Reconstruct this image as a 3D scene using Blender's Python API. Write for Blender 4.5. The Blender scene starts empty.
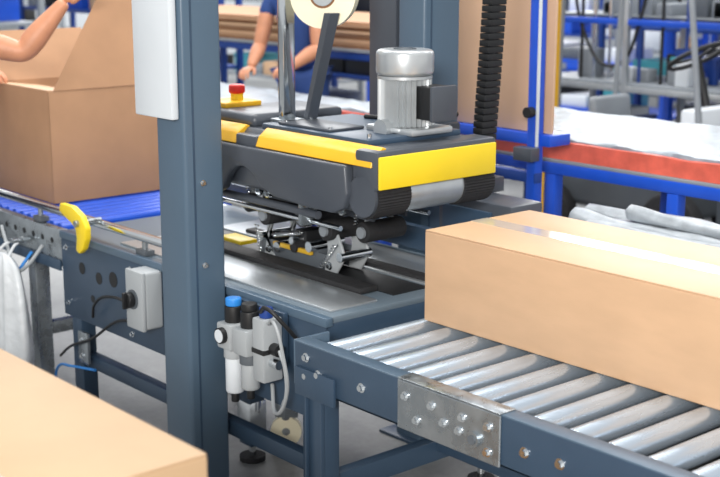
import bpy, bmesh, math, random
from mathutils import Vector, Matrix, Euler
random.seed(7)
SC=bpy.context.scene
COL=SC.collection

# ---------------------------------------------------------------- materials
def lin(h):
    h=h.lstrip('#'); o=[]
    for i in (0,2,4):
        c=int(h[i:i+2],16)/255
        o.append(c/12.92 if c<=0.04045 else ((c+0.055)/1.055)**2.4)
    return o
M={}
def mat(name,hx,rough=.5,metal=0.,var=.08,scale=6.,bump=0.,bscale=60.,coat=0.,stretch=(1,1,1),spec=.5,emit=0.,rvar=0.):
    m=bpy.data.materials.new(name); m.use_nodes=True
    nt=m.node_tree; N=nt.nodes; L=nt.links
    b=N['Principled BSDF']
    c=lin(hx)
    tc=N.new('ShaderNodeTexCoord'); mp=N.new('ShaderNodeMapping'); mp.inputs['Scale'].default_value=stretch
    L.new(tc.outputs['Object'],mp.inputs['Vector'])
    no=N.new('ShaderNodeTexNoise'); no.inputs['Scale'].default_value=scale; no.inputs['Detail'].default_value=5
    L.new(mp.outputs['Vector'],no.inputs['Vector'])
    cr=N.new('ShaderNodeValToRGB')
    cr.color_ramp.elements[0].position=.3; cr.color_ramp.elements[1].position=.7
    cr.color_ramp.elements[0].color=[min(1,x*(1-var)) for x in c]+[1]
    cr.color_ramp.elements[1].color=[min(1,x*(1+var)) for x in c]+[1]
    L.new(no.outputs['Fac'],cr.inputs['Fac']); L.new(cr.outputs['Color'],b.inputs['Base Color'])
    b.inputs['Roughness'].default_value=rough; b.inputs['Metallic'].default_value=metal
    b.inputs['Coat Weight'].default_value=coat; b.inputs['Coat Roughness'].default_value=.1
    b.inputs['Specular IOR Level'].default_value=spec
    if rvar:
        mr=N.new('ShaderNodeMapRange'); mr.inputs['To Min'].default_value=max(.02,rough-rvar); mr.inputs['To Max'].default_value=min(1,rough+rvar)
        mr.inputs['From Min'].default_value=.3; mr.inputs['From Max'].default_value=.7
        L.new(no.outputs['Fac'],mr.inputs['Value']); L.new(mr.outputs['Result'],b.inputs['Roughness'])
    if bump:
        n2=N.new('ShaderNodeTexNoise'); n2.inputs['Scale'].default_value=bscale; n2.inputs['Detail'].default_value=4
        L.new(mp.outputs['Vector'],n2.inputs['Vector'])
        bp=N.new('ShaderNodeBump'); bp.inputs['Strength'].default_value=bump; bp.inputs['Distance'].default_value=.01
        L.new(n2.outputs['Fac'],bp.inputs['Height']); L.new(bp.outputs['Normal'],b.inputs['Normal'])
    if emit:
        b.inputs['Emission Color'].default_value=c+[1]; b.inputs['Emission Strength'].default_value=emit
    M[name]=m
    return m
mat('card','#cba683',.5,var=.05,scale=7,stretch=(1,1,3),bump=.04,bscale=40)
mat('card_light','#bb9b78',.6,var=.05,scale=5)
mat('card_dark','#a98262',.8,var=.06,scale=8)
mat('card_edge','#8a6244',.85,var=.15,scale=30)
mat('board','#d6b090',.65,var=.05,scale=3)
mat('tape','#c6bcb2',.12,var=.05,scale=20,coat=1,bump=.05,bscale=18)
mat('paint','#4f6375',.34,var=.05,scale=4,bump=.03,bscale=150)
mat('paint_dark','#34475b',.36,var=.1,scale=5,bump=.03,bscale=150)
mat('paint_lt','#66747f',.35,var=.05,scale=4)
mat('shell','#474c54',.36,var=.07,scale=6,bump=.03,bscale=200)
mat('black','#17181a',.5,var=.15,scale=20)
mat('rubber','#222224',.75,var=.2,scale=60,bump=.2,bscale=200)
mat('yellow','#efd024',.38,var=.04,scale=5)
mat('orange_y','#edb424',.38,var=.05,scale=5)
mat('dull_yellow','#c79f2a',.5,var=.1,scale=15)
mat('galv','#9ea5aa',.3,metal=.8,var=.18,scale=22,rvar=.12)
mat('roller','#b9c6d3',.26,metal=.62,var=.06,scale=10,stretch=(3,.6,3),rvar=.06)
mat('steel','#c3c9cd',.3,metal=.7,var=.08,scale=5,stretch=(.5,3,1))
mat('chrome','#dfe3e6',.12,metal=1,var=.03)
mat('alu','#c2c6c8',.3,metal=.6,var=.08,scale=12)
mat('grey_pl','#a3a8ab',.5,var=.04)
mat('white_pl','#d6dce1',.45,var=.02)
mat('blue','#1c4fc0',.35,var=.08,scale=8)
mat('blue_d','#1b3d86',.45,var=.1,scale=8)
mat('blue_k','#2f86d8',.4)
mat('red','#d2261f',.4)
mat('redfoam','#d96350',.5,var=.18,scale=14,bump=.3,bscale=25,coat=.3)
mat('film','#8d969f',.42,var=.28,scale=13,bump=1.0,bscale=11,coat=.08,rvar=.1)
mat('bag','#c9cdd0',.4,var=.08,scale=12,bump=.6,bscale=22,coat=.2)
mat('bagroll','#9ea5ab',.42,var=.2,scale=14,bump=.8,bscale=16,coat=.1)
mat('skin','#c98b69',.48,var=.1,scale=14,bump=.12,bscale=90)
mat('lips','#b0685a',.5)
mat('hair','#2c1e16',.6,var=.2,scale=60)
mat('navy','#23407a',.8,var=.12,scale=10,bump=.15,bscale=30)
mat('shirt','#5a2c30',.8,var=.1,scale=10,bump=.15,bscale=30)
mat('jeans','#2a3448',.85,var=.12,scale=20)
mat('shoe','#1d1b1a',.6)
mat('eye','#f0eeea',.2)
mat('wood','#b98a58',.65,var=.18,scale=4,stretch=(1,6,1))
mat('cream','#efe6c8',.4,var=.04)
mat('teal','#3c8f9c',.5)
mat('grey_d','#565c62',.5,var=.1)
mat('grey_m','#868c92',.5,var=.08)

def floor_mat():
    m=bpy.data.materials.new('concrete'); m.use_nodes=True
    nt=m.node_tree; N=nt.nodes; L=nt.links; b=N['Principled BSDF']
    tc=N.new('ShaderNodeTexCoord')
    n=N.new('ShaderNodeTexNoise'); n.inputs['Scale'].default_value=1.3; n.inputs['Detail'].default_value=9; n.inputs['Roughness'].default_value=.65
    v=N.new('ShaderNodeTexNoise'); v.inputs['Scale'].default_value=35; v.inputs['Detail'].default_value=3
    L.new(tc.outputs['Object'],n.inputs['Vector']); L.new(tc.outputs['Object'],v.inputs['Vector'])
    r=N.new('ShaderNodeValToRGB'); r.color_ramp.elements[0].position=.35; r.color_ramp.elements[1].position=.68
    r.color_ramp.elements[0].color=lin('#7f8182')+[1]; r.color_ramp.elements[1].color=lin('#a9aaa9')+[1]
    L.new(n.outputs['Fac'],r.inputs['Fac'])
    mx=N.new('ShaderNodeMixRGB'); mx.blend_type='MULTIPLY'; mx.inputs[0].default_value=.3
    L.new(r.outputs['Color'],mx.inputs[1]); L.new(v.outputs['Fac'],mx.inputs[2]); L.new(mx.outputs[0],b.inputs['Base Color'])
    b.inputs['Roughness'].default_value=.5
    M['concrete']=m
floor_mat()
mat('wall','#c3c8cc',.8,var=.04,scale=.6)

# ---------------------------------------------------------------- geometry helpers
CUR=[None,Vector((0,0,0))]
def new(name,loc=(0,0,0)):
    e=bpy.data.objects.new(name,None); e.empty_display_size=.1
    e.location=loc; COL.objects.link(e); CUR[0]=e; CUR[1]=Vector(loc); return e
def fin(name,me,m,smooth=True,ang=.6):
    if isinstance(m,str): m=M[m]
    me.materials.append(m)
    if smooth:
        for p in me.polygons: p.use_smooth=True
        try: me.set_sharp_from_angle(angle=ang)
        except Exception: pass
    o=bpy.data.objects.new(name,me); COL.objects.link(o)
    if CUR[0] is not None:
        o.parent=CUR[0]; o.matrix_parent_inverse=Matrix.Translation(-CUR[1])
    return o
def frombm(name,bm,m,smooth=True,ang=.6):
    me=bpy.data.meshes.new(name); bmesh.ops.recalc_face_normals(bm,faces=bm.faces[:]); bm.to_mesh(me); bm.free()
    return fin(name,me,m,smooth,ang)
def bev(bm,w,seg=2):
    if w>0: bmesh.ops.bevel(bm,geom=bm.edges[:],offset=w,segments=seg,affect='EDGES',profile=.5,clamp_overlap=True)
def box(name,x0,x1,y0,y1,z0,z1,m,b=.003,seg=2,rot=None):
    bm=bmesh.new(); bmesh.ops.create_cube(bm,size=1)
    sx,sy,sz=abs(x1-x0),abs(y1-y0),abs(z1-z0)
    bmesh.ops.scale(bm,vec=(sx,sy,sz),verts=bm.verts[:])
    bev(bm,min(b,.45*min(sx,sy,sz)),seg)
    if rot: bmesh.ops.rotate(bm,cent=(0,0,0),matrix=Euler(rot).to_matrix(),verts=bm.verts[:])
    bmesh.ops.translate(bm,vec=((x0+x1)/2,(y0+y1)/2,(z0+z1)/2),verts=bm.verts[:])
    return frombm(name,bm,m)
def cyl(name,p0,p1,r,m,seg=24,r2=None,b=0):
    p0=Vector(p0); p1=Vector(p1); d=p1-p0
    bm=bmesh.new()
    bmesh.ops.create_cone(bm,cap_ends=True,segments=seg,radius1=r,radius2=r if r2 is None else r2,depth=d.length)
    if b:
        ed=[e for e in bm.edges if abs(e.verts[0].co.z-e.verts[1].co.z)<1e-6]
        bmesh.ops.bevel(bm,geom=ed,offset=b,segments=3,affect='EDGES',profile=.5,clamp_overlap=True)
    q=d.to_track_quat('Z','Y').to_matrix().to_4x4()
    bmesh.ops.transform(bm,matrix=Matrix.Translation((p0+p1)/2)@q,verts=bm.verts[:])
    return frombm(name,bm,m)
def prism(name,pts,axis,a0,a1,m,b=.002,seg=1):
    bm=bmesh.new()
    def P(p,a):
        if axis=='x': return (a,p[0],p[1])
        if axis=='y': return (p[0],a,p[1])
        return (p[0],p[1],a)
    v0=[bm.verts.new(P(p,a0)) for p in pts]; v1=[bm.verts.new(P(p,a1)) for p in pts]
    n=len(pts)
    bm.faces.new(v0); bm.faces.new(v1[::-1])
    for i in range(n): bm.faces.new((v0[i],v0[(i+1)%n],v1[(i+1)%n],v1[i]))
    bmesh.ops.recalc_face_normals(bm,faces=bm.faces[:])
    if b: bev(bm,b,seg)
    return frombm(name,bm,m)
def tube(name,pts,r,m,smooth=True):
    cu=bpy.data.curves.new(name,'CURVE'); cu.dimensions='3D'; cu.bevel_depth=r; cu.bevel_resolution=4; cu.use_fill_caps=True
    cu.resolution_u=8
    if smooth:
        sp=cu.splines.new('BEZIER'); sp.bezier_points.add(len(pts)-1)
        for q,p in zip(sp.bezier_points,pts): q.co=p; q.handle_left_type=q.handle_right_type='AUTO'
    else:
        sp=cu.splines.new('POLY'); sp.points.add(len(pts)-1)
        for q,p in zip(sp.points,pts): q.co=(*p,1)
    cu.materials.append(M[m])
    o=bpy.data.objects.new(name,cu); COL.objects.link(o)
    if CUR[0] is not None: o.parent=CUR[0]; o.matrix_parent_inverse=Matrix.Translation(-CUR[1])
    return o
def ring(name,c,axis,r0,r1,w,m,seg=40):
    """annulus (washer / tape roll) centred c, along axis"""
    bm=bmesh.new(); A=[]
    for i in range(seg):
        a=2*math.pi*i/seg; row=[]
        for r,h in ((r0,-w/2),(r1,-w/2),(r1,w/2),(r0,w/2)):
            row.append(bm.verts.new((r*math.cos(a),r*math.sin(a),h)))
        A.append(row)
    for i in range(seg):
        a=A[i]; b=A[(i+1)%seg]
        for k in range(4): bm.faces.new((a[k],b[k],b[(k+1)%4],a[(k+1)%4]))
    q=Vector(axis).to_track_quat('Z','Y').to_matrix().to_4x4()
    bmesh.ops.transform(bm,matrix=Matrix.Translation(c)@q,verts=bm.verts[:])
    return frombm(name,bm,m)
def quad_sheet(name,p,m,t=.004):
    """thin board through 4 corner points"""
    bm=bmesh.new(); v=[bm.verts.new(x) for x in p]; f=bm.faces.new(v)
    n=(Vector(p[1])-Vector(p[0])).cross(Vector(p[3])-Vector(p[0])).normalized()
    r=bmesh.ops.extrude_face_region(bm,geom=[f])
    bmesh.ops.translate(bm,vec=n*t,verts=[x for x in r['geom'] if isinstance(x,bmesh.types.BMVert)])
    return frombm(name,bm,m)
def ellip(name,c,s,m,rot=None,sub=3):
    bm=bmesh.new(); bmesh.ops.create_icosphere(bm,subdivisions=sub,radius=1)
    bmesh.ops.scale(bm,vec=s,verts=bm.verts[:])
    if rot is not None: bmesh.ops.transform(bm,matrix=rot.to_4x4(),verts=bm.verts[:])
    bmesh.ops.translate(bm,vec=c,verts=bm.verts[:])
    return frombm(name,bm,m,ang=3)
def bolt(name,c,axis,r,m='chrome'):
    a=Vector(axis).normalized()
    cyl(name+'_washer',Vector(c),Vector(c)+a*.003,r*1.5,m,seg=20)
    cyl(name,Vector(c)+a*.002,Vector(c)+a*.011,r,m,seg=6)
def coil(name,p0,p1,r,turns,wire,m):
    p0=Vector(p0);p1=Vector(p1);d=p1-p0;q=d.to_track_quat('Z','Y');n=turns*10
    pts=[p0+q@Vector((r*math.cos(2*math.pi*i/10),r*math.sin(2*math.pi*i/10),d.length*i/n)) for i in range(n+1)]
    tube(name,pts,wire,m,smooth=False)
def skin(name,verts,edges,rad,m,root=0,sub=2):
    me=bpy.data.meshes.new(name); me.from_pydata([tuple(v) for v in verts],edges,[]); me.update()
    me.materials.append(M[m])
    o=bpy.data.objects.new(name,me); COL.objects.link(o)
    if CUR[0] is not None: o.parent=CUR[0]; o.matrix_parent_inverse=Matrix.Translation(-CUR[1])
    sk=o.modifiers.new('Skin','SKIN'); sk.use_smooth_shade=True; sk.branch_smoothing=.4
    d=me.skin_vertices[0].data
    for i,r in enumerate(rad):
        d[i].radius=(r,r) if not isinstance(r,tuple) else r
        d[i].use_root=(i==root)
    s=o.modifiers.new('Sub','SUBSURF'); s.levels=sub; s.render_levels=sub
    return o

# ================================================================= room
CUR[0]=None
box('floor',-24,6,-6,22,-.1,0,'concrete',b=0)
box('wall_left',-18.2,-18,-6,16,0,6,'wall',b=0)
box('wall_back',-18,6,16,16.2,0,6,'wall',b=0)

# ================================================================= roller conveyor (outfeed)
new('roller_conveyor',(-1.6,2.48,0))
box('rail_near',-2.57,-.5,1.985,2.0,.605,.725,'paint_dark',b=.002)
box('rail_near_flange_top',-2.57,-.5,1.985,2.032,.718,.727,'paint',b=.002)
box('rail_near_flange_bottom',-2.57,-.5,1.985,2.03,.605,.612,'paint_dark',b=.002)
box('rail_far',-2.57,-.5,2.96,2.975,.605,.725,'paint_dark',b=.002)
box('rail_far_flange',-2.57,-.5,2.93,2.975,.718,.727,'paint',b=.002)
box('end_plate_near',-2.575,-2.565,1.985,2.1,.605,.727,'paint',b=.002)
box('drive_belt_guard',-2.56,-.5,2.0,2.96,.614,.622,'black',b=.001)  # dark sheet added to stand for the shade in the roller gaps
box('drive_belt',-2.54,-.5,2.36,2.60,.660,.668,'rubber',b=.001)  # dark strip, also added as shade between the rollers
n=0; x=-2.49
while x<-.52:
    cyl('roller_%d'%n,(x,2.034,.699),(x,2.926,.699),.0275,'roller',seg=40,b=.003)
    cyl('roller_axle_%d'%n,(x,2.0,.699),(x,2.96,.699),.007,'chrome',seg=10)
    cyl('roller_bearing_%d'%n,(x,2.031,.699),(x,2.036,.699),.019,'grey_d',seg=20)
    x+=.1025; n+=1
# splice plate
SX=.035
prism('splice_plate',[(-2.20+SX,.603),(-1.865+SX,.603),(-1.865+SX,.725),(-2.20+SX,.725)],'y',1.979,1.985,'galv',b=.002)
box('splice_lip',-2.20+SX,-1.865+SX,1.979,2.03,.7272,.7295,'galv',b=.0008)
k=0
for bx,bz in ((-2.17,.69),(-2.08,.69),(-1.99,.655),(-1.90,.63),(-2.13,.64),(-2.04,.66),(-1.90,.69),(-1.98,.69)):
    bolt('splice_bolt_%d'%k,(bx+SX,1.979,bz),(0,-1,0),.0075); k+=1
cyl('splice_hub',(-1.94+SX,1.979,.65),(-1.94+SX,1.969,.65),.018,'galv'); cyl('splice_hub_cap',(-1.94+SX,1.97,.65),(-1.94+SX,1.965,.65),.011,'grey_d')
k=0
for bx,bz in ((-2.52,.69),(-2.47,.655),(-1.76,.66),(-1.66,.665),(-1.5,.66),(-1.2,.66),(-2.52,.64),(-2.30,.665)):
    bolt('rail_bolt_%d'%k,(bx,1.985,bz),(0,-1,0),.0085); k+=1
for i,lx in enumerate((-2.5,-.75)):
    for j,ly in enumerate((2.0,2.9)):
        box('leg_%d%d'%(i,j),lx-.035,lx+.035,ly,ly+.05,.02,.62,'paint_dark',b=.004)
        box('leg_web_%d%d'%(i,j),lx-.035,lx-.029,ly-.012,ly,.02,.60,'paint_dark',b=.001)
        box('leg_web2_%d%d'%(i,j),lx+.029,lx+.035,ly-.012,ly,.02,.60,'paint_dark',b=.001)
        cyl('foot_%d%d'%(i,j),(lx,ly+.025,0),(lx,ly+.025,.02),.045,'rubber')
    box('cross_brace_%d'%i,lx-.02,lx+.02,2.03,2.92,.30,.36,'paint_dark',b=.003)
box('leg_gusset',-2.56,-2.40,1.975,1.985,.585,.66,'paint_dark',b=.002)
box('long_brace',-2.5,-.75,2.42,2.46,.33,.37,'paint_dark',b=.003)

# ================================================================= cartons
def carton(name,x0,x1,y0,y1,z0,z1,m='card',tape='x',edge=.004,tw=.033):
    new(name,((x0+x1)/2,(y0+y1)/2,z0))
    box('body',x0,x1,y0,y1,z0,z1-.004,m,b=edge,seg=3)
    ym=(y0+y1)/2
    box('top_flap_near',x0+.001,x1-.001,y0+.001,ym-.001,z1-.0042,z1,m,b=.0015)
    box('top_flap_far',x0+.001,x1-.001,ym+.001,y1-.001,z1-.0042,z1,m,b=.0015)
    box('tape_top',x0-.0008,x1+.0008,ym-tw,ym+tw,z1-.0002,z1+.0006,'tape',b=0)
    box('tape_end_right',x1+.0002,x1+.001,ym-tw,ym+tw,z1-.06,z1+.0006,'tape',b=0)
    box('tape_end_left',x0-.001,x0-.0002,ym-tw,ym+tw,z1-.06,z1+.0006,'tape',b=0)
carton('cardboard_box',-2.48,-1.22,2.365,2.785,.7275,.982)
# foreground stack
carton('cardboard_box',-2.75,-1.59,.42,1.055,.55,.955,m='card_light')
carton('cardboard_box',-2.75,-1.59,.42,1.055,.15,.549,m='card_light')
new('wooden_pallet',(-2.2,.74,0))
for i in range(6): box('deck_board_%d'%i,-2.8,-1.55,.38+i*.12,.47+i*.12,.128,.149,'wood')
for i in range(3): 
    box('bearer_%d'%i,-2.8+i*.575,-2.70+i*.575,.38,1.07,.02,.128,'wood'); 
for i in range(3): box('bottom_board_%d'%i,-2.8,-1.55,.38+i*.30,.47+i*.30,0,.02,'wood')

# ================================================================= carton sealing machine
new('carton_sealing_machine',(-3.4,2.6,0))
# bed
box('bed_top',-4.24,-2.70,2.20,2.95,.695,.715,'paint_lt',b=.004)
box('bed_top_plate_near',-3.9,-2.74,2.245,2.425,.715,.722,'steel',b=.002)
box('bed_top_plate_far',-3.9,-2.74,2.66,2.90,.715,.722,'steel',b=.002)
box('bed_slot',-3.9,-2.76,2.505,2.65,.7152,.7175,'black',b=0)
box('slide_strip_near',-3.75,-2.82,2.425,2.50,.718,.738,'rubber',b=.006)
box('slide_strip_far',-3.75,-2.80,2.675,2.72,.718,.735,'rubber',b=.006)
box('side_panel_near',-4.24,-2.70,2.195,2.207,.40,.697,'paint_dark',b=.003)
box('side_panel_far',-4.24,-2.70,2.943,2.955,.40,.697,'paint_dark',b=.003)
box('end_panel',-2.712,-2.70,2.20,2.95,.60,.697,'paint_dark',b=.003)
box('bed_edge_lip',-4.24,-2.69,2.188,2.215,.69,.717,'paint',b=.004)
for i,(hx,hz,hr) in enumerate(((-4.09,.60,.022),(-3.97,.585,.022),(-3.87,.60,.028),(-4.02,.50,.014),(-3.42,.55,.02))):
    cyl('panel_hole_%d'%i,(hx,2.1955,hz),(hx,2.1940,hz),hr,'black')
for i,(bx,bz) in enumerate(((-4.2,.66),(-4.2,.45),(-3.75,.66),(-3.75,.43),(-3.08,.66),(-2.75,.64))):
    bolt('panel_bolt_%d'%i,(bx,2.195,bz),(0,-1,0),.007)
for i,(lx,ly) in enumerate(((-4.16,2.23),(-2.78,2.23),(-4.16,2.92),(-2.78,2.92),(-3.43,2.46))):
    box('leg_%d'%i,lx-.035,lx+.035,ly-.03,ly+.03,.06,.66,'paint_dark',b=.004)
    cyl('leg_spindle_%d'%i,(lx,ly,.01),(lx,ly,.07),.012,'chrome')
    cyl('leg_foot_%d'%i,(lx,ly,0),(lx,ly,.018),.045,'rubber')
box('leg_chrome_sleeve',-3.468,-3.392,2.425,2.495,.10,.22,'chrome',b=.004)
box('leg_bolt_plate',-4.13,-4.06,2.185,2.198,.24,.36,'galv',b=.003)
for i,z in enumerate((.27,.33)): bolt('leg_plate_bolt_%d'%i,(-4.095,2.185,z),(0,-1,0),.008)
box('lower_crossbar',-4.16,-2.78,2.21,2.25,.22,.27,'paint_dark')
box('lower_crossbar_far',-4.16,-2.78,2.90,2.94,.22,.27,'paint_dark')
# castor
ring('castor_wheel',(-3.46,2.63,.055),(0.75,-.65,0),.014,.055,.03,'cream')
cyl('castor_hub',(-3.47,2.64,.055),(-3.45,2.62,.055),.016,'galv')
box('castor_fork',-3.50,-3.44,2.61,2.67,.10,.16,'galv')
box('castor_post',-3.49,-3.45,2.62,2.66,.16,.70,'paint_dark')
# masts
for nm,x0,y0,y1 in (('near',-3.305,2.04,2.178),('far',-3.285,2.995,3.165)):
    box('mast_'+nm,x0,-3.155,y0,y1,.0,2.5,'paint',b=.012,seg=3)
    box('mast_groove_'+nm,-3.156,-3.1535,y0+.03,y0+.036,.0,2.4,'paint_dark',b=0)
    box('mast_base_'+nm,-3.34,-3.10,y0-.03,y1+.03,0,.012,'paint_dark',b=.002)
box('mast_crossbeam',-3.285,-3.155,2.045,3.165,2.5,2.62,'paint',b=.01)
box('mast_far_slide',-3.44,-3.30,3.0,3.10,.72,2.3,'shell',b=.006)
box('mast_far_carriage',-3.15,-3.10,2.86,3.12,1.02,1.15,'shell',b=.008)
box('mast_cover_panel',-3.375,-3.172,2.012,2.038,1.24,2.3,'white_pl',b=.006)
for i,z in enumerate((.80,1.05)): bolt('mast_bolt_%d'%i,(-3.154,2.10,z),(1,0,0),.006)
# --- head
prism('head_shell',[(2.40,.985),(2.42,.97),(2.84,.97),(2.86,.985),(2.86,1.13),(2.83,1.165),(2.43,1.165),(2.40,1.13)],'x',-3.62,-2.79,'shell',b=.006,seg=2)
box('head_deck',-3.32,-2.80,2.44,2.82,1.163,1.183,'paint_dark',b=.006)
box('head_deck_hatch',-3.26,-3.0,2.46,2.60,1.183,1.192,'shell',b=.004)
box('head_left_hump',-3.62,-3.36,2.44,2.82,1.16,1.205,'shell',b=.02,seg=3)
for i,(bx,by) in enumerate(((-3.24,2.48),(-3.02,2.48),(-3.24,2.58),(-2.83,2.47),(-2.83,2.79))): 
    cyl('deck_screw_%d'%i,(bx,by,1.18),(bx,by,1.196),.007,'chrome',seg=12)
sk=[(-2.82,1.115),(-3.63,1.115),(-3.64,1.0),(-3.62,.955),(-3.58,.935),(-3.50,.935),(-3.44,.96),(-3.41,1.01),(-3.37,1.045),(-3.32,1.05),(-3.27,1.03),(-3.23,.995),(-3.17,.975),(-3.0,.965),(-2.88,.965),(-2.83,.985),(-2.81,1.03)]
prism('head_side_skirt',sk[::-1],'y',2.365,2.40,'shell',b=.009,seg=3)
prism('head_side_inset',[(-3.58,1.07),(-3.46,1.07),(-3.44,1.03),(-3.48,.98),(-3.57,.975),(-3.60,1.02)],'y',2.358,2.37,'grey_d',b=.004,seg=2)
st=[(2.378,1.118),(2.392,1.150),(2.425,1.174),(2.44,1.168),(2.41,1.115)]
prism('yellow_stripe_a',st,'x',-3.27,-2.72,'orange_y',b=.002)
prism('yellow_stripe_b',st,'x',-3.64,-3.38,'orange_y',b=.002)
box('stripe_gap_block',-3.38,-3.27,2.38,2.44,1.11,1.15,'shell',b=.008)
box('end_bumper',-2.80,-2.70,2.385,2.875,1.05,1.165,'shell',b=.012)
box('yellow_end_plate',-2.702,-2.692,2.39,2.865,1.055,1.15,'yellow',b=.004)
def gear(n,r0,r1):
    return [( -2.765+(r1 if (i%2) else r0)*math.cos(math.pi*i/n),1.028+(r1 if (i%2) else r0)*math.sin(math.pi*i/n)) for i in range(2*n)]
prism('belt_drum_near',gear(46,.064,.067),'y',2.395,2.52,'rubber',b=0)
prism('belt_drum_far',gear(46,.064,.067),'y',2.74,2.87,'rubber',b=0)
cyl('drum_core',(-2.765,2.52,1.028),(-2.765,2.74,1.028),.061,'steel',seg=40)
cyl('drum_cap',(-2.765,2.385,1.028),(-2.765,2.397,1.028),.06,'shell',seg=40)
# motor
mx,my=-2.89,2.665
cyl('motor_flange',(mx,my,1.185),(mx,my,1.20),.088,'alu',seg=36,b=.004)
fp=[]
for i in range(60):
    a=2*math.pi*i/60; r=.083 if i%2 else .068; fp.append((mx+r*math.cos(a),my+r*math.sin(a)))
prism('motor_finned_body',fp,'z',1.20,1.345,'alu',b=0)
cyl('motor_collar',(mx,my,1.343),(mx,my,1.352),.084,'alu',seg=40)
cyl('motor_fan_cover',(mx,my,1.352),(mx,my,1.43),.088,'alu',seg=48,b=.014)
ring('motor_vent_ring',(mx,my,1.431),(0,0,1),.03,.035,.004,'grey_d')
cyl('motor_vent',(mx,my,1.429),(mx,my,1.432),.018,'grey_d')
box('motor_terminal_box',mx+.055,mx+.135,my-.02,my+.075,1.225,1.325,'black',b=.008)
box('motor_terminal_lid',mx+.133,mx+.148,my-.024,my+.079,1.222,1.328,'shell',b=.005)
cyl('motor_gland',(mx+.09,my+.075,1.25),(mx+.09,my+.10,1.25),.012,'black')
cyl('gear_stage',(mx,my-.10,1.195),(mx,my+.10,1.195),.03,'alu')
box('gearbox',mx-.10,mx+.11,my-.07,my+.10,1.18,1.20,'alu',b=.006)
tube('motor_cable',[(mx+.09,my+.10,1.25),(mx+.05,my+.17,1.22),(mx-.1,my+.17,1.19),(mx-.3,my+.1,1.19)],.007,'black')
# tape magazine post and rolls
box('tape_post',-3.315,-3.285,2.505,2.553,1.18,2.1,'chrome',b=.003)
box('tape_post_foot',-3.34,-3.24,2.49,2.57,1.18,1.192,'galv')
tc_=Vector((-3.205,2.61,1.585)); ta=Vector((.62,-.78,0))
ring('tape_roll',tc_,ta,.042,.105,.06,'cream',seg=56)
ring('tape_roll_core',tc_,ta,.036,.042,.062,'card_edge')
cyl('tape_roll_hub',tc_-ta*.028,tc_+ta*.032,.035,'grey_pl')
cyl('tape_roll_axle',(-3.30,2.53,1.585),tc_,.008,'chrome')
prism('tape_web',[(-3.16,1.53),(-3.13,1.53),(-3.25,1.18),(-3.27,1.18)],'y',2.57,2.61,'shell',b=.001)
# emergency stop
box('estop_arm',-3.70,-3.56,2.47,2.62,1.204,1.222,'orange_y',b=.004)
cyl('estop_collar',(-3.62,2.56,1.222),(-3.62,2.56,1.244),.022,'yellow')
cyl('estop_button',(-3.62,2.56,1.244),(-3.62,2.56,1.275),.028,'red',b=.008)
# cable chain
for i in range(64):
    t=i/63; z=.98+1.40*t
    xx=-2.98+.03*math.sin(t*2.2); yy=3.10+.05*t
    box('cable_chain_link_%d'%i,xx-.022,xx+.022,yy-.036,yy+.036,z-.0102,z+.0102,'black',b=.003)
box('cable_chain_anchor',-3.02,-2.93,3.02,3.16,.93,.98,'shell')
tube('cable_chain_core',[(-2.98,3.1,.98),(-2.955,3.12,1.6),(-2.96,3.15,2.35)],.018,'black')
# side guide bars under head
for i,y in enumerate((2.43,2.80)):
    cyl('guide_bar_%d'%i,(-3.75,y,.93),(-3.02,y,.93),.013,'shell')
    cyl('guide_bar_chrome_%d'%i,(-3.9,y+.03,.895),(-2.95,y+.03,.895),.008,'chrome')
    for j,x in enumerate((-3.6,-3.1)): box('guide_hanger_%d%d'%(i,j),x-.012,x+.012,y-.008,y+.036,.885,1.0,'galv')
# tape arms
def arm(nm,x,z,up,lean=.04,yc=2.58,H=.14):
    s=1 if up else -1
    zt=z+s*H
    for k,y in enumerate((yc-.055,yc+.045)):
        prism('%s_plate_%d'%(nm,k),[(x-.03,z),(x+.03,z),(x+lean+.026,z+s*.06),(x+lean*.6+.03,z+s*.09),(x+.028,zt),(x-.02,zt+s*.010),(x-.014,z+s*.07)],'y',y,y+.009,'grey_pl',b=.002)
        bolt('%s_pivot_%d'%(nm,k),(x+.004,yc-.056,zt-s*.012) if k==0 else (x,yc-.056,z+s*.022),(0,-1,0),.0085)
    cyl(nm+'_roller',(x+.004,yc-.08,zt),(x+.004,yc+.08,zt),.033,'rubber',seg=28,b=.003)
    cyl(nm+'_roller_cap',(x+.004,yc-.089,zt),(x+.004,yc-.079,zt),.018,'grey_m')
    cyl(nm+'_roller_small',(x+lean+.012,yc-.065,z+s*.06),(x+lean+.012,yc+.06,z+s*.06),.015,'chrome')
    cyl(nm+'_roller_small_b',(x-.035,yc-.05,z+s*.04),(x-.035,yc+.05,z+s*.04),.012,'black')
    coil(nm+'_spring',(x-.03,yc-.07,z+s*.012),(x+lean,yc-.07,z+s*.10),.007,9,.0016,'chrome')
arm('lower_arm_a',-3.08,.722,True,.045); arm('lower_arm_b',-3.40,.722,True,-.05)
arm('upper_arm_a',-2.97,.985,False,-.04,2.64,.12); arm('upper_arm_b',-3.28,.985,False,.04,2.64,.12)
arm('upper_arm_c',-3.52,.985,False,.03,2.60,.10)
box('lower_tape_unit',-3.46,-3.05,2.528,2.538,.72,.775,'grey_d'); box('lower_tape_unit_far',-3.46,-3.05,2.63,2.64,.72,.79,'grey_d')
box('upper_tape_unit_near',-3.55,-2.92,2.565,2.575,.905,.985,'shell'); box('upper_tape_unit_far',-3.55,-2.92,2.70,2.71,.905,.985,'shell')
for i,x in enumerate((-3.44,-3.36,-3.20,-3.13,-3.05)):
    cyl('upper_idler_%d'%i,(x,2.545,.925+.02*(i%2)),(x,2.70,.925+.02*(i%2)),.016,'rubber' if i%2 else 'chrome')
    cyl('upper_idler_cap_%d'%i,(x,2.538,.925+.02*(i%2)),(x,2.547,.925+.02*(i%2)),.009,'galv')
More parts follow.
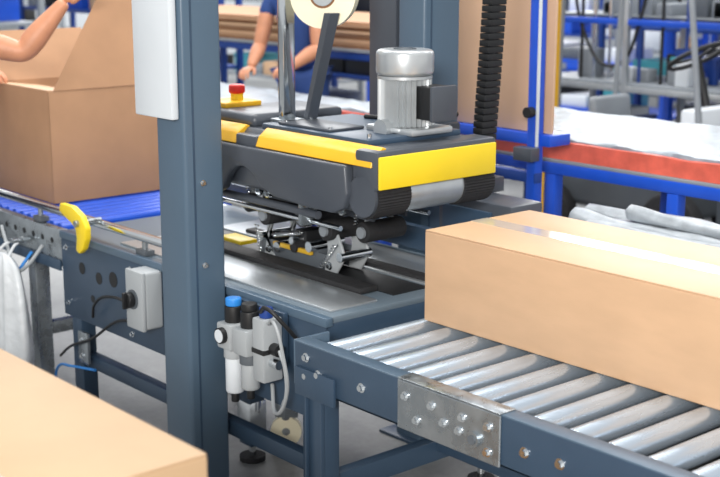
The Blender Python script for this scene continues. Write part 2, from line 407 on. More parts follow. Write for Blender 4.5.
for i,x in enumerate((-3.33,-3.24,-3.16)):
    cyl('lower_idler_%d'%i,(x,2.50,.765+.015*i),(x,2.64,.765+.015*i),.017,'chrome' if i!=1 else 'rubber')
box('cutter_guard_yellow',-3.36,-3.16,2.508,2.522,.765,.780,'dull_yellow',b=.003)
box('cutter_guard_yellow_2',-3.66,-3.53,2.50,2.57,.735,.75,'yellow',b=.004)
box('cutter_block',-3.28,-3.22,2.54,2.62,.73,.83,'black',b=.004)
cyl('cutter_pin',(-3.25,2.50,.80),(-3.25,2.54,.80),.012,'chrome')
box('press_block',-3.21,-3.15,2.53,2.60,.74,.80,'grey_d')
coil('tension_spring',(-3.36,2.515,.80),(-3.22,2.515,.83),.008,12,.0018,'chrome')
# side guide rail (chrome tube) along infeed
cyl('side_guide_tube',(-5.9,2.225,.775),(-3.32,2.225,.775),.016,'chrome')
for i,x in enumerate((-5.2,-4.45,-3.7)):
    cyl('side_guide_stud_%d'%i,(x,2.225,.70),(x,2.225,.765),.010,'galv')
    box('side_guide_block_%d'%i,x-.03,x+.03,2.205,2.245,.715,.735,'grey_d')
# yellow clamp
yl=[(-4.13,.815),(-4.12,.845),(-4.03,.845),(-3.96,.82),(-3.925,.78),(-3.93,.74),(-3.955,.70),(-3.985,.68),(-4.01,.69),(-4.0,.735),(-4.005,.765),(-4.04,.785),(-4.09,.80)]
yl=[(-4.03+(a+4.03)*.92,.845+(b-.845)*1.0) for a,b in yl]
prism('yellow_clamp',yl,'y',2.13,2.155,'yellow',b=.006,seg=2)
cyl('yellow_clamp_pivot',(-3.985,2.118,.79),(-3.985,2.22,.79),.012,'galv')
# switch box
box('switch_box',-3.645,-3.545,2.125,2.195,.50,.695,'grey_pl',b=.01,seg=3)
box('switch_box_lid',-3.648,-3.542,2.112,2.128,.497,.698,'grey_pl',b=.006)
cyl('switch_rotary_base',(-3.60,2.113,.60),(-3.60,2.107,.60),.033,'grey_d')
cyl('switch_rotary_knob',(-3.60,2.107,.60),(-3.60,2.085,.60),.026,'black',b=.004)
box('switch_knob_grip',-3.606,-3.594,2.072,2.09,.572,.628,'black')
# air preparation unit
def cylz(nm,x,y,z0,z1,r,m,b=.003,seg=28): cyl(nm,(x,y,z0),(x,y,z1),r,m,seg=seg,b=b)
box('air_unit_bracket',-3.10,-2.86,2.17,2.188,.55,.70,'paint_dark')
for i,x in enumerate((-3.045,-2.965)):
    box('air_unit_body_%d'%i,x-.036,x+.036,2.085,2.165,.565,.645,'grey_pl',b=.008)
    cylz('air_unit_bonnet_%d'%i,x,2.125,.645,.695,.027,'black')
    cylz('air_unit_knob_%d'%i,x,2.125,.695,.718,.024,'blue_k' if i==0 else 'black')
    cylz('air_unit_bowl_collar_%d'%i,x,2.125,.535,.567,.032,'grey_d' if i else 'grey_pl')
    cylz('air_unit_bowl_%d'%i,x,2.125,.425+.03*i,.54,.028,'grey_pl' if i else 'white_pl',b=.008)
    cylz('air_unit_drain_%d'%i,x,2.125,.395+.03*i,.43+.03*i,.012,'black')
cyl('air_gauge',(-3.045,2.087,.61),(-3.045,2.07,.61),.024,'black'); cyl('air_gauge_face',(-3.045,2.071,.61),(-3.045,2.0685,.61),.02,'white_pl')
box('air_valve_body',-2.92,-2.865,2.10,2.17,.50,.69,'grey_pl',b=.006)
box('air_valve_band',-2.922,-2.863,2.098,2.172,.585,.60,'black',b=.002)
cylz('air_valve_knob',-2.89,2.13,.69,.72,.02,'blue_d')
cyl('air_valve_nut',(-2.865,2.135,.60),(-2.835,2.135,.60),.018,'black')
cyl('air_silencer',(-2.865,2.13,.56),(-2.83,2.13,.56),.014,'chrome')
tube('air_hose_a',[(-2.835,2.135,.60),(-2.79,2.12,.56),(-2.79,2.12,.47),(-2.85,2.13,.41),(-2.92,2.17,.47)],.006,'grey_pl')
tube('air_hose_e',[(-2.86,2.115,.68),(-2.80,2.09,.70),(-2.77,2.10,.60),(-2.78,2.12,.50),(-2.83,2.14,.44)],.005,'grey_pl')
tube('air_hose_b',[(-2.89,2.11,.71),(-2.83,2.09,.735),(-2.79,2.12,.69),(-2.79,2.18,.62)],.006,'black')
tube('control_cable_b',[(-3.65,2.14,.51),(-3.8,2.16,.47),(-4.0,2.17,.36),(-4.15,2.17,.30),(-4.3,2.2,.22)],.005,'black')
tube('air_hose_f',[(-4.0,2.18,.24),(-4.15,2.17,.22),(-4.3,2.19,.18),(-4.4,2.22,.08)],.005,'blue_k')
tube('cable_a',[(-3.64,2.15,.55),(-3.80,2.15,.56),(-3.97,2.17,.49),(-4.0,2.18,.44)],.005,'black')
# far dark drive housing and outboard parts
box('far_cabinet',-3.05,-2.72,2.97,3.12,.40,.93,'shell',b=.01)
box('far_cabinet_panel',-3.02,-2.80,2.958,2.971,.5,.9,'paint_dark')
box('far_side_guide',-4.2,-2.75,2.90,2.93,.74,.82,'paint_dark',b=.004)

# ================================================================= infeed conveyor
new('infeed_roller_conveyor',(-5.2,2.58,0))
box('rail_near',-6.8,-4.25,2.20,2.235,.575,.712,'galv',b=.003)
box('rail_near_dark',-6.8,-4.25,2.19,2.20,.56,.60,'paint_dark',b=.002)
box('rail_far',-6.8,-4.25,2.93,2.955,.575,.712,'galv',b=.003)
x=-6.75;n=0
while x<-4.27:
    cyl('blue_roller_%d'%n,(x,2.24,.70),(x,2.93,.70),.022,'blue',seg=24,b=.002); x+=.062;n+=1
for i in range(12):
    hx=-4.32-i*.075
    cyl('rail_hole_%d'%i,(hx,2.1995,.665),(hx,2.1985,.665),.011,'black',seg=16)
for i,lx in enumerate((-4.50,-6.4)):
    for j,ly in enumerate((2.22,2.9)):
        box('leg_%d%d'%(i,j),lx-.03,lx+.03,ly-.02,ly+.04,.01,.58,'galv',b=.003)
        box('foot_%d%d'%(i,j),lx-.05,lx+.05,ly-.04,ly+.06,0,.012,'galv')
    box('leg_cross_%d'%i,lx-.02,lx+.02,2.24,2.9,.25,.30,'galv')
tube('loose_cable',[(-4.36,2.18,.64),(-4.4,2.13,.56),(-4.5,2.13,.53),(-4.62,2.16,.60),(-4.7,2.18,.66)],.007,'grey_pl')
tube('loose_cable_b',[(-4.45,2.18,.60),(-4.5,2.12,.50),(-4.62,2.15,.47)],.006,'blue_k')
# hanging white bag
new('plastic_waste_bag',(-4.47,2.06,0))
bm=bmesh.new(); bmesh.ops.create_uvsphere(bm,u_segments=60,v_segments=36,radius=1)
for v in bm.verts:
    t=(1-v.co.z)/2
    w=.62+.42*t
    h=math.hypot(v.co.x,v.co.y)+1e-6
    kx=min(1,(1-abs(v.co.z)**5)**.5)/h
    v.co.x*=kx*.17*w; v.co.y*=kx*.07*w; v.co.z=v.co.z*.245
    a=math.atan2(v.co.y,v.co.x); v.co.x*=1+.06*math.sin(9*a+t*3); v.co.y*=1+.16*math.sin(13*a+t*2)
    v.co+=Vector((-4.49,2.08,.36))
frombm('bag',bm,'bag',ang=3)
tube('bag_strap',[(-4.55,2.08,.59),(-4.53,2.12,.63),(-4.50,2.17,.645),(-4.47,2.12,.63),(-4.45,2.08,.59)],.006,'bag')
box('bag_hook',-4.53,-4.47,2.12,2.189,.635,.65,'galv')

# ================================================================= open carton on the infeed
new('open_cardboard_box',(-4.94,2.67,.722))
X0,X1,Y0,Y1,Z0,Z1=-5.22,-4.68,2.40,2.95,.723,1.175
t=.006
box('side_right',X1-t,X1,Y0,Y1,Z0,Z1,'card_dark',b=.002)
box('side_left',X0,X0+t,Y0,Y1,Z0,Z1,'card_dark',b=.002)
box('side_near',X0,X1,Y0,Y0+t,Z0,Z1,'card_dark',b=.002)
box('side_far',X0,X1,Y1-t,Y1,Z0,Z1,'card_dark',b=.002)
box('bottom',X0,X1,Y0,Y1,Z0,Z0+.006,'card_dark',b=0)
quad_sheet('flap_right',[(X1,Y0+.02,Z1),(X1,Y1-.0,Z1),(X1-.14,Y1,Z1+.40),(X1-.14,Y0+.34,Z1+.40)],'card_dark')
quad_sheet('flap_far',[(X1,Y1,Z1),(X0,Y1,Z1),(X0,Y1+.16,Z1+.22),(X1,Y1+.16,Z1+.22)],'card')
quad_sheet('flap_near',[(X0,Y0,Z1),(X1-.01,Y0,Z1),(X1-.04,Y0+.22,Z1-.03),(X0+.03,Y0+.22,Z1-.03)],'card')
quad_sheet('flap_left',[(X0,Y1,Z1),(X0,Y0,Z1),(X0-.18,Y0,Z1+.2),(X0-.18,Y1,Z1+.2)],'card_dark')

# ================================================================= people
def hand(nm,w,d,nrm,curl=.6,flip=1,m='skin'):
    """w wrist, d direction of palm, nrm palm normal (fingers curl toward it)"""
    w=Vector(w); d=Vector(d).normalized(); n_=Vector(nrm); n_=(n_-d*n_.dot(d)).normalized(); s=d.cross(n_).normalized()*flip
    R=Matrix((s,d,n_)).transposed()
    ellip(nm+'_palm',w+d*.05,(.042,.056,.018),m,rot=R,sub=3)
    ellip(nm+'_thumb_base',w+d*.032+s*.026+n_*.006,(.018,.03,.016),m,rot=R,sub=2)
    ls=(.075,.083,.078,.062)
    for i in range(4):
        off=(.029-.0195*i); L=ls[i]
        p=w+d*(.088-.004*abs(i-1))+s*off; q=[p-d*.03,p]
        ang=0; cur=p
        for k,seg in enumerate((.42,.32,.26)):
            ang+=curl*(1.0 if k else .6)
            cur=cur+(d*math.cos(ang)+n_*math.sin(ang))*L*seg; q.append(cur)
        skin('%s_finger_%d'%(nm,i+1),q,[(j,j+1) for j in range(4)],[.009,.0098,.0088,.008,.0068],m)
    b=w+d*.02+s*.024
    q=[b,b+d*.028+s*.022+n_*.006,b+d*.052+s*.03+n_*.02,b+d*.072+s*.026+n_*.036]
    skin(nm+'_thumb',q,[(0,1),(1,2),(2,3)],[.012,.0115,.0105,.008],m)
def head(c,face,m='skin',hairm='hair'):
    c=Vector(c); f=Vector(face).normalized(); up=Vector((0,0,1))
    s=f.cross(up).normalized(); u=s.cross(f).normalized()
    R=Matrix((s,f,u)).transposed()
    def L(a,b,cc): return c+s*a+f*b+u*cc
    ellip('head',c,(.077,.096,.118),m,rot=R)
    ellip('jaw',L(0,.03,-.06),(.056,.06,.055),m,rot=R)
    ellip('nose',L(0,.098,-.015),(.014,.02,.026),m,rot=R,sub=2)
    ellip('mouth',L(0,.088,-.058),(.024,.006,.006),'lips',rot=R,sub=2)
    for k in (-1,1):
        ellip('ear_%d'%(k+1),L(.078*k,-.008,-.01),(.01,.02,.032),m,rot=R,sub=2)
        ellip('eye_%d'%(k+1),L(.03*k,.083,.008),(.014,.01,.009),'eye',rot=R,sub=2)
        ellip('pupil_%d'%(k+1),L(.03*k,.092,.008),(.005,.003,.005),'black',rot=R,sub=1)
        ellip('brow_%d'%(k+1),L(.03*k,.088,.028),(.018,.006,.004),hairm,rot=R,sub=1)
    ellip('hair',L(0,-.018,.028),(.084,.096,.108),hairm,rot=R)
def person(name,base,J,shirt,pants,armr=1.0):
    """J dict of joints in world metres"""
    new(name,base)
    V=lambda k:Vector(J[k])
    body=[V('pelvis'),V('waist'),V('chest'),V('neckbase'),V('shL'),V('shR'),V('slL'),V('slR')]
    skin('torso_shirt',body,[(0,1),(1,2),(2,3),(2,4),(2,5),(4,6),(5,7)],[(.15,.12),(.14,.11),(.16,.12),(.065,.06),.068,.068,.058,.058],shirt)
    leg=[V('pelvis'),V('hipL'),V('kneeL'),V('ankL'),V('hipR'),V('kneeR'),V('ankR')]
    skin('trousers',leg,[(0,1),(1,2),(2,3),(0,4),(4,5),(5,6)],[(.14,.12),.095,.065,.05,.095,.065,.05],pants)
    skin('neck',[V('neckbase')-Vector((0,0,.02)),V('neckbase')+(V('head')-V('neckbase'))*.6],[(0,1)],[.056,.054],'skin')
    for s in 'LR':
        sl,el,wr=V('sl'+s),V('el'+s),V('wr'+s); sh=V('sh'+s)
        a=sh+(sl-sh)*.4
        back=((el-sl).normalized()-(wr-el).normalized()).normalized()
        skin('arm_'+s,[a,sl,el-(el-sl)*.45,el-(el-sl)*.15,el+back*.006,el+(wr-el)*.18,el+(wr-el)*.38,el+(wr-el)*.7,wr],[(i,i+1) for i in range(8)],[.05*armr,.055*armr,.052*armr,.045*armr,.043*armr,(.051*armr,.047*armr),(.050*armr,.044*armr),(.038*armr,.033*armr),(.033,.026)],'skin',sub=3)
        hand('hand_'+s,wr,V('hd'+s),V('hn'+s),.55,1 if s=='L' else -1)
        foot=V('ank'+s); fd=V('face'); fd.z=0; fd.normalize()
        skin('shoe_'+s,[foot-fd*.04+Vector((0,0,-.02)),foot+fd*.06+Vector((0,0,-.035)),foot+fd*.15+Vector((0,0,-.045))],[(0,1),(1,2)],[.05,.042,.034],'shoe')
    head(J['head'],J['face'])
# packing worker by the open carton (only his arm reaches into the picture)
person('packing_worker',(-5.27,1.98,0),dict(
 pelvis=(-5.27,1.88,.95),waist=(-5.24,1.90,1.10),chest=(-5.15,1.96,1.33),neckbase=(-5.11,2.0,1.50),head=(-5.07,2.05,1.645),
 shL=(-5.29,2.10,1.41),shR=(-4.98,1.93,1.43),slL=(-5.33,2.16,1.34),slR=(-4.89,2.03,1.41),
 elL=(-5.36,2.24,1.15),wrL=(-5.20,2.33,1.21),hdL=(.8,.45,.1),hnL=(.3,.3,-.8),
 elR=(-4.69,2.31,1.335),wrR=(-4.61,2.46,1.53),hdR=(.25,.6,.75),hnR=(-.3,.75,-.5),
 hipL=(-5.35,1.92,.90),kneeL=(-5.37,1.95,.50),ankL=(-5.38,1.91,.08),hipR=(-5.17,1.85,.90),kneeR=(-5.15,1.88,.50),ankR=(-5.14,1.83,.08),
 face=(.75,.6,-.35)),'shirt','jeans',1.12)

# ================================================================= right: film-wrapped sheets on blue table
new('packing_table',(-3.2,4.27,0))
for i,x in enumerate((-4.9,-4.0,-3.33,-2.75,-1.75)):
    for j,y in enumerate((3.88,4.64)):
        box('leg_%d%d'%(i,j),x-.025,x+.025,y-.025,y+.025,0,.86,'blue',b=.004)
for j,y in enumerate((3.88,4.64)):
    box('top_beam_%d'%j,-4.95,-1.7,y-.025,y+.025,.86,.905,'blue',b=.004)
    box('low_beam_%d'%j,-4.95,-1.7,y-.02,y+.02,.28,.32,'blue',b=.004)
box('table_top',-4.95,-1.7,3.86,4.66,.905,.918,'grey_m',b=.002)
new('film_wrapped_foam_stack',(-3.2,4.27,.919))
def lumpy(name,x0,x1,y0,y1,z0,z1,m,amp=.01,nx=60,ny=24,seed=0,round_=.02):
    rnd=random.Random(seed); bm=bmesh.new()
    ph=[(rnd.uniform(3,18),rnd.uniform(3,18),rnd.uniform(0,6.28)) for _ in range(9)]
    def h(x,y): return sum(math.sin(a*x+b*y+c) for a,b,c in ph)/9
    top=[[None]*(ny+1) for _ in range(nx+1)]
    for i in range(nx+1):
        for j in range(ny+1):
            x=x0+(x1-x0)*i/nx; y=y0+(y1-y0)*j/ny
            e=min(i,nx-i,j,ny-j)
            z=z1+amp*h(x*2,y*2)*1.6-(round_ if e==0 else 0)+rnd.uniform(-1,1)*amp*.25
            top[i][j]=bm.verts.new((x,y,z))
    for i in range(nx):
        for j in range(ny): bm.faces.new((top[i][j],top[i+1][j],top[i+1][j+1],top[i][j+1]))
    bd=[e for e in bm.edges if e.is_boundary]
    r=bmesh.ops.extrude_edge_only(bm,edges=bd)
    for v in r['geom']:
        if isinstance(v,bmesh.types.BMVert): v.co.z=z0
    bd=[e for e in bm.edges if e.is_boundary]
    bmesh.ops.holes_fill(bm,edges=bd)
    return frombm(name,bm,m,ang=1.2)
lumpy('foam_sheets',-4.8,-1.8,3.87,4.66,.919,.994,'redfoam',amp=.004,seed=3,round_=.008)
lumpy('stretch_film',-4.79,-1.81,3.882,4.65,.985,1.003,'film',amp=.008,seed=5,round_=.006,nx=110,ny=36)

new('low_blue_table',(-2.4,3.56,0))
box('top',-3.1,-1.5,3.34,3.80,.705,.725,'grey_d',b=.003)
for i,x in enumerate((-3.05,-2.3,-1.55)):
    for j,y in enumerate((3.37,3.78)): box('leg_%d%d'%(i,j),x-.02,x+.02,y-.02,y+.02,0,.706,'blue')
box('beam_near',-3.1,-1.5,3.34,3.37,.65,.706,'blue'); box('beam_far',-3.1,-1.5,3.77,3.80,.65,.706,'blue')
new('plastic_film_bundle',(-2.4,3.56,.736))
rnd=random.Random(4)
for i,(y,z,r,xa,xb) in enumerate(((3.40,.768,.028,-3.02,-1.6),(3.49,.768,.026,-2.85,-1.6),(3.57,.770,.030,-3.0,-1.6),(3.66,.768,.026,-2.8,-1.6),(3.74,.768,.028,-3.04,-1.6),(3.60,.822,.024,-2.75,-1.7))):
    pts=[]; x=xa
    while x<xb:
        pts.append((x,y+rnd.uniform(-.03,.03),z+rnd.uniform(0,.01))); x+=.2
    bm=bmesh.new(); prev=None; S=16; N=len(pts)*8
    def P(t):
        f=t*(len(pts)-1); k=min(int(f),len(pts)-2); u=f-k; u=u*u*(3-2*u)
        return Vector(pts[k]).lerp(Vector(pts[k+1]),u)
    fo=[rnd.uniform(0,6.28) for _ in range(4)]
    for a in range(N+1):
        c=P(a/N); c.x=xa+(pts[-1][0]-xa)*a/N
        rowv=[]
        for k in range(S):
            th=2*math.pi*k/S
            rr=r*(1+.12*math.sin(3*th+a*.22+fo[0])+.09*math.sin(5*th-a*.35+fo[1])+.06*math.sin(a*.5+fo[2]))*(.3 if a in (0,N) else 1)
            rowv.append(bm.verts.new((c.x,c.y+rr*math.cos(th)*1.15,c.z+rr*math.sin(th))))
        if prev:
            for k in range(S): bm.faces.new((prev[k],prev[(k+1)%S],rowv[(k+1)%S],rowv[k]))
        prev=rowv
    bmesh.ops.holes_fill(bm,edges=[e for e in bm.edges if e.is_boundary])
    frombm('film_roll_%d'%i,bm,'bagroll',ang=2.5)

# tall board panel & blue post
new('upright_cardboard_sheet',(-3.5,3.74,0))
box('sheet_front',-3.80,-3.19,3.70,3.712,1.045,2.5,'board',b=.002,rot=(-.01,0,0))
box('sheet_back',-3.95,-3.24,3.722,3.734,1.045,2.45,'card',b=.002,rot=(-.01,0,0))
new('blue_gate_frame',(-3.5,3.7,0))
box('shelf_beam',-4.1,-3.17,3.66,3.78,1.0,1.043,'blue',b=.004)
for i,x in enumerate((-4.08,-3.235)):
    box('post_%d'%i,x-.022,x+.022,3.63,3.675,0,2.6 if i==1 else 1.0,'blue',b=.004)
box('post_strip',-3.215,-3.205,3.628,3.64,1.0,2.6,'white_pl')
box('cross_low',-4.1,-3.21,3.63,3.67,.86,.90,'blue_d',b=.004)
cyl('clamp',(-3.235,3.6,1.13),(-3.235,3.63,1.13),.02,'black')
box('hanging_bracket',-3.28,-3.19,3.58,3.63,.95,1.0,'shell')

# ================================================================= background: board stack table
def sheets(name,x0,x1,y0,y1,z0,n,th,mm='card_edge',j=.02):
    new(name,((x0+x1)/2,(y0+y1)/2,z0))
    for i in range(n):
        a,b=random.uniform(-j,j),random.uniform(-j,j)
        box('board_%d'%i,x0+a,x1+a,y0+b,y1+b,z0+i*th,z0+i*th+th*.82,('card_edge','card_dark','card')[i%3] if i<n-1 else 'card_dark',b=0)
def frame_table(name,x0,x1,y0,y1,z,m='blue',top='grey_m',shelf=None):
    new(name,((x0+x1)/2,(y0+y1)/2,0))
    box('table_top',x0,x1,y0,y1,z-.02,z,top,b=.002)
    nx=max(2,int((x1-x0)/1.2)+1)
    for i in range(nx):
        x=x0+.03+(x1-x0-.06)*i/(nx-1)
        for j,y in enumerate((y0+.03,y1-.03)): box('leg_%d%d'%(i,j),x-.025,x+.025,y-.025,y+.025,0,z-.02,m)
    for j,y in enumerate((y0+.03,y1-.03)): box('beam_%d'%j,x0,x1,y-.02,y+.02,z-.07,z-.02,m)
    if shelf: box('shelf',x0+.02,x1-.02,y0+.06,y1-.06,shelf-.02,shelf,top)
frame_table('board_table',-9.3,-5.7,5.42,6.45,1.10,'blue_d',shelf=.32)
sheets('flat_carton_stack',-9.2,-5.8,5.46,6.4,1.101,9,.019)
frame_table('work_table',-7.2,-4.6,4.05,4.72,.86,'blue','white_pl')
new('film_wrapped_board_stack',(-5.9,4.4,.86))
lumpy('wrapped_boards',-7.1,-4.7,4.07,4.70,.861,.905,'film',amp=.006,seed=9)

# generic storage rack with mixed goods
def rack(name,x0,x1,y0,y1,H,levels,m='grey_m',seed=0,cols=('blue','grey_m','white_pl','card','grey_d','black','teal','blue_d','black'),fill=.85):
    new(name,((x0+x1)/2,(y0+y1)/2,0)); rnd=random.Random(seed)
    for i,x in enumerate((x0,x1)):
        for j,y in enumerate((y0,y1)): box('post_%d%d'%(i,j),x-.025,x+.025,y-.025,y+.025,0,H,m)
    alongx=(x1-x0)>(y1-y0)
    for l,z in enumerate(levels):
        box('shelf_%d'%l,x0,x1,y0,y1,z-.03,z,m,b=.003)
        p=(x0 if alongx else y0)+.05; e=(x1 if alongx else y1)-.05; k=0
        while p<e-.12:
            w=rnd.uniform(.12,.4); h=rnd.uniform(.08,.26)
            if p+w>e: break
            if rnd.random()<fill:
                c=rnd.choice(cols); d=rnd.uniform(.0,.08)
                if alongx: a=(p,p+w,y0+.04+d,y1-.05)
                else: a=(x0+.05,x1-.04-d,p,p+w)
                box('bin_%d_%d'%(l,k),*a,z,z+h,c,b=.012)
                if rnd.random()<.6:
                    box('bin_lip_%d_%d'%(l,k),a[0]-.008,a[1]+.008,a[2]-.008,a[3]+.008,z+h-.03,z+h-.005,c,b=.003)
                k+=1
            p+=w+rnd.uniform(.02,.08)
G=(.25,.7,1.15,1.6)
rack('storage_rack',-12.8,-9.7,6.3,6.9,2.0,G,'blue_d',1)
rack('storage_rack',-9.2,-6.9,7.0,7.6,2.0,G,'blue_d',2)
rack('storage_rack',-6.6,-4.7,8.2,8.7,2.0,G,'blue_d',3)
rack('storage_rack',-15.5,-11.5,9.3,9.9,2.2,G,'grey_m',4)
rack('storage_rack',-11,-7,9.6,10.2,2.2,G,'blue',5)
rack('storage_rack',-6.5,-3,9.0,9.6,2.2,G,'blue',6)
rack('storage_rack',-8.8,-8.2,11.2,14.5,2.2,G,'grey_m',8)
rack('storage_rack',-13,-9,12.6,13.2,2.2,G,'blue_d',11)
rack('storage_rack',-17.6,-17,4,9,2.2,G,'grey_m',12)
rack('storage_rack',-7.8,-2,12.8,13.4,2.2,G,'grey_m',14)
rack('storage_rack',-13.2,-10,2.6,3.2,2.2,G,'grey_d',15)
rack('storage_rack',-14.2,-9.8,4.4,5.0,2.2,G,'grey_m',16)
# light profile work cells on the right
def cell(name,x0,x1,y0,y1,H,seed):
    new(name,((x0+x1)/2,(y0+y1)/2,0)); rnd=random.Random(seed)
    for i,x in enumerate((x0,(x0+x1)/2,x1)):
        for j,y in enumerate((y0,y1)): box('profile_post_%d%d'%(i,j),x-.02,x+.02,y-.02,y+.02,0,H,'alu')
    for k,z in enumerate((.35,.80,1.25,H-.03)):
        for j,y in enumerate((y0,y1)): box('profile_beam_%d%d'%(k,j),x0,x1,y-.018,y+.018,z-.02,z+.02,'alu' if k!=2 else 'blue')
        for i,x in enumerate((x0,x1)): box('profile_cross_%d%d'%(k,i),x-.018,x+.018,y0,y1,z-.02,z+.02,'alu')
    box('worktop',x0,x1,y0,y1,.82,.84,'grey_m'); box('lower_shelf',x0,x1,y0,y1,.37,.385,'grey_d')
    box('upper_shelf',x0,x1,y0+.2,y1,1.27,1.285,'grey_m')
    for k in range(15):
        px=rnd.uniform(x0+.1,x1-.25); w=rnd.uniform(.05,.16); h=rnd.uniform(.05,.25); py=rnd.uniform(y0+.05,y1-.25)
        box('tool_box_%d'%k,px,px+w,py,py+w*.7,.84,.84+h,rnd.choice(('blue','white_pl','blue_d','grey_m','blue_d','teal','black')),b=.01)
    for k in range(8):
        px=rnd.uniform(x0+.1,x1-.25); w=rnd.uniform(.08,.2); h=rnd.uniform(.06,.2)
        box('upper_bin_%d'%k,px,px+w,y0+.25,y1-.1,1.285,1.285+h,rnd.choice(('blue','white_pl','black','grey_d','grey_m')),b=.01)
    for k in range(6):
        px=rnd.uniform(x0+.1,x1-.35); w=rnd.uniform(.15,.3); h=rnd.uniform(.1,.3)
        box('lower_box_%d'%k,px,px+w,y0+.1,y0+.4,.385,.385+h,rnd.choice(('blue','white_pl','card','grey_d','blue_d')),b=.01)
    for k in range(7):
        px=rnd.uniform(x0+.1,x1-.1)
        cyl('vertical_rod_%d'%k,(px,y0+.1,.84),(px,y0+.1,H),.012,rnd.choice(('chrome','blue_d','black','white_pl')))
    tube('hanging_hose',[(x0+.3,y0+.05,H),(x0+.4,y0+.02,1.2),(x0+.7,y0+.0,.95),(x0+.9,y0+.02,1.3),(x0+.95,y0+.05,H)],.012,'black')
cell('assembly_cell',-6.3,-4.7,7.1,7.75,1.9,1)
cell('assembly_cell',-4.5,-2.6,7.15,7.8,1.9,2)
cell('assembly_cell',-3.9,-2.2,8.2,8.8,1.9,3)
new('yellow_column',(-4.95,5.75,0)); box('column',-4.99,-4.91,5.66,5.74,.01,2.4,'orange_y',b=.01); box('base_plate',-5.05,-4.85,5.60,5.80,0,.012,'grey_d')
# forklift
fx,fy=-4.62,6.3
new('forklift_truck',(fx,fy,0))
box('body',fx-.5,fx+.45,fy-.32,fy+.32,.22,.62,'grey_d',b=.05,seg=4)
box('counterweight',fx-.72,fx-.42,fy-.34,fy+.34,.2,.70,'grey_m',b=.08,seg=4)
box('seat_cushion',fx-.32,fx+.02,fy-.2,fy+.2,.64,.70,'grey_d',b=.03,seg=3)
box('seat_base',fx-.30,fx+.0,fy-.18,fy+.18,.6,.65,'grey_d',b=.02)
box('seat_back',fx-.39,fx-.33,fy-.18,fy+.18,.68,.86,'grey_m',b=.03,seg=3,rot=(0,-.12,0))
cyl('steering_column',(fx+.40,fy,.60),(fx+.25,fy,1.10),.025,'black')
R=Euler((0,-.5,0)).to_matrix()
pts=[Vector((fx+.25,fy,1.13))+R@Vector((.17*math.cos(2*math.pi*i/24),.17*math.sin(2*math.pi*i/24),0)) for i in range(25)]
tube('steering_wheel',pts,.014,'black',smooth=False)
for i in range(3):
    a=2.09*i; tube('steering_spoke_%d'%i,[Vector((fx+.25,fy,1.12)),Vector((fx+.25,fy,1.13))+R@Vector((.17*math.cos(a),.17*math.sin(a),0))],.009,'black',smooth=False)
for i,(wx,wr) in enumerate(((-.5,.17),(.38,.2))):
    for j,s in enumerate((-1,1)):
        cyl('wheel_%d%d'%(i,j),(fx+wx,fy+s*.30,wr),(fx+wx,fy+s*.40,wr),wr,'rubber',seg=32,b=.02)
        cyl('wheel_hub_%d%d'%(i,j),(fx+wx,fy+s*.40,wr),(fx+wx,fy+s*.405,wr),wr*.5,'grey_pl')
for j,s in enumerate((-1,1)):
    box('mast_rail_%d'%j,fx+.62,fx+.70,fy+s*.25-.03,fy+s*.25+.03,.05,2.1,'grey_d')
    box('fork_%d'%j,fx+.72,fx+1.5,fy+s*.2-.05,fy+s*.2+.05,.05,.09,'grey_d')
    box('fork_heel_%d'%j,fx+.70,fx+.74,fy+s*.2-.05,fy+s*.2+.05,.05,.5,'grey_d')
    tube('guard_rear_%d'%j,[(fx-.55,fy+s*.28,.66),(fx-.5,fy+s*.28,2.1)],.018,'grey_m',smooth=False)
    tube('guard_front_%d'%j,[(fx+.5,fy+s*.28,.6),(fx+.3,fy+s*.28,2.1)],.018,'grey_m',smooth=False)
box('guard_roof',fx-.52,fx+.32,fy-.3,fy+.3,2.1,2.13,'grey_d')
box('dash',fx+.36,fx+.46,fy-.3,fy+.3,.6,.86,'white_pl',b=.02)

# background worker in blue
bx,by=-6.62,5.08
def o(a,b,z): return (bx+a*.652-b*.758, by+a*.758+b*.652, z)
def dv(a,b,z): return (a*.652-b*.758, a*.758+b*.652, z)
person('background_worker',(bx,by,0),dict(
 pelvis=o(.10,0,.95),waist=o(.09,0,1.1),chest=o(.05,-.02,1.33),neckbase=o(.01,-.03,1.48),head=o(-.04,-.05,1.62),
 shL=o(-.10,.02,1.42),shR=o(.18,-.08,1.42),slL=o(-.13,-.02,1.30),slR=o(.20,-.12,1.30),
 elL=o(-.17,-.05,1.13),wrL=o(-.22,-.19,1.0),hdL=dv(-.3,-.9,-.1),hnL=dv(.2,0,-1),
 elR=o(.20,-.18,1.12),wrR=o(.04,-.31,1.02),hdR=dv(-.6,-.7,-.1),hnR=dv(0,0,-1),
 hipL=o(.02,.03,.9),kneeL=o(.02,.03,.5),ankL=o(.02,.05,.08),hipR=o(.19,-.02,.9),kneeR=o(.20,-.02,.5),ankR=o(.2,0,.08),
 face=dv(-.5,-.8,-.5)),'navy','navy')

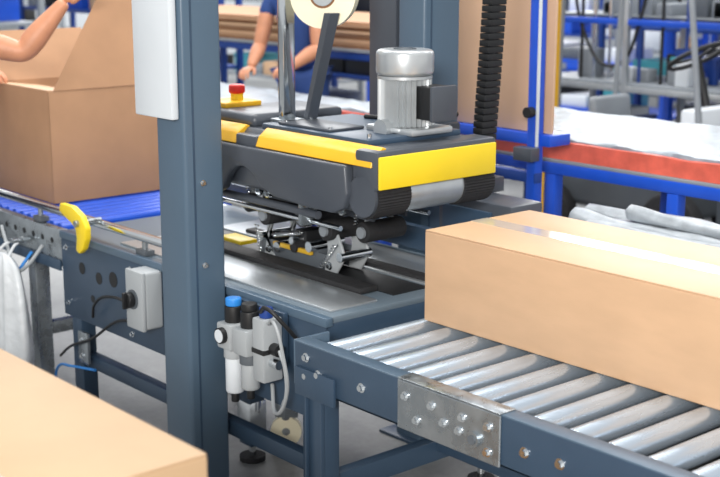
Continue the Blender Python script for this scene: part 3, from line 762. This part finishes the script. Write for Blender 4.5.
# ================================================================= light
w=bpy.data.worlds.new('World'); SC.world=w; w.use_nodes=True
bg=w.node_tree.nodes['Background']; bg.inputs[0].default_value=(.96,.98,1,1); bg.inputs[1].default_value=.66
def area(name,loc,tgt,sx,sy,e,c=(1,1,1)):
    l=bpy.data.lights.new(name,'AREA'); l.shape='RECTANGLE'; l.size=sx; l.size_y=sy; l.energy=e; l.color=c
    o_=bpy.data.objects.new(name,l); COL.objects.link(o_); o_.location=loc
    o_.rotation_euler=(Vector(tgt)-Vector(loc)).to_track_quat('-Z','Y').to_euler()
area('ceiling_light',(-3.0,3.1,4.4),(-2.8,2.4,.8),2.6,.5,105,(1,.985,.96))
area('ceiling_light',(1.6,-2.6,2.9),(-2.9,2.4,.8),1.4,1.0,420,(1,.975,.94))  # unseen key light added behind the camera to brighten the near sides
area('ceiling_light',(-6.5,3.0,4.6),(-6.0,3.2,0),3,1.5,100)
area('ceiling_light',(-9,8,5.0),(-9,8,0),7,5,480)
area('ceiling_light',(-3.5,7.5,5.0),(-3.5,7.8,0),4,3,120)
area('ceiling_light',(-14,8,5.0),(-14,8,0),5,6,400)
# area lights added for glare on the carton top, framed as unseen windows
for i in range(5):
    cx=-14.2+i*2.0
    area('window_light',(cx,15.9,4.7),(cx,5.0,3.2),1.8,1.7,150,(1,.99,.97))
    new('window_%d'%(i+1),(cx,15.97,4.7))
    for k,xx in enumerate((cx-.95,cx+.95)): box('frame_v_%d'%k,xx-.04,xx+.04,15.9,16.0,3.8,5.6,'grey_m')
    for k,zz in enumerate((3.8,5.6)): box('frame_h_%d'%k,cx-.99,cx+.99,15.9,16.0,zz-.04,zz+.04,'grey_m')

# ================================================================= camera
cd=bpy.data.cameras.new('camera'); co=bpy.data.objects.new('camera',cd); COL.objects.link(co)
co.location=(0,0,1.72)
p=math.radians(12.56)
d=Vector((-.758*math.cos(p),.652*math.cos(p),-math.sin(p)))
co.rotation_euler=d.to_track_quat('-Z','Y').to_euler()
cd.sensor_width=36; cd.lens=64.65; cd.clip_end=100
cd.dof.use_dof=True; cd.dof.focus_distance=3.5; cd.dof.aperture_fstop=4.0
SC.camera=co
SC.view_settings.view_transform='Standard'
SC.view_settings.exposure=0.1
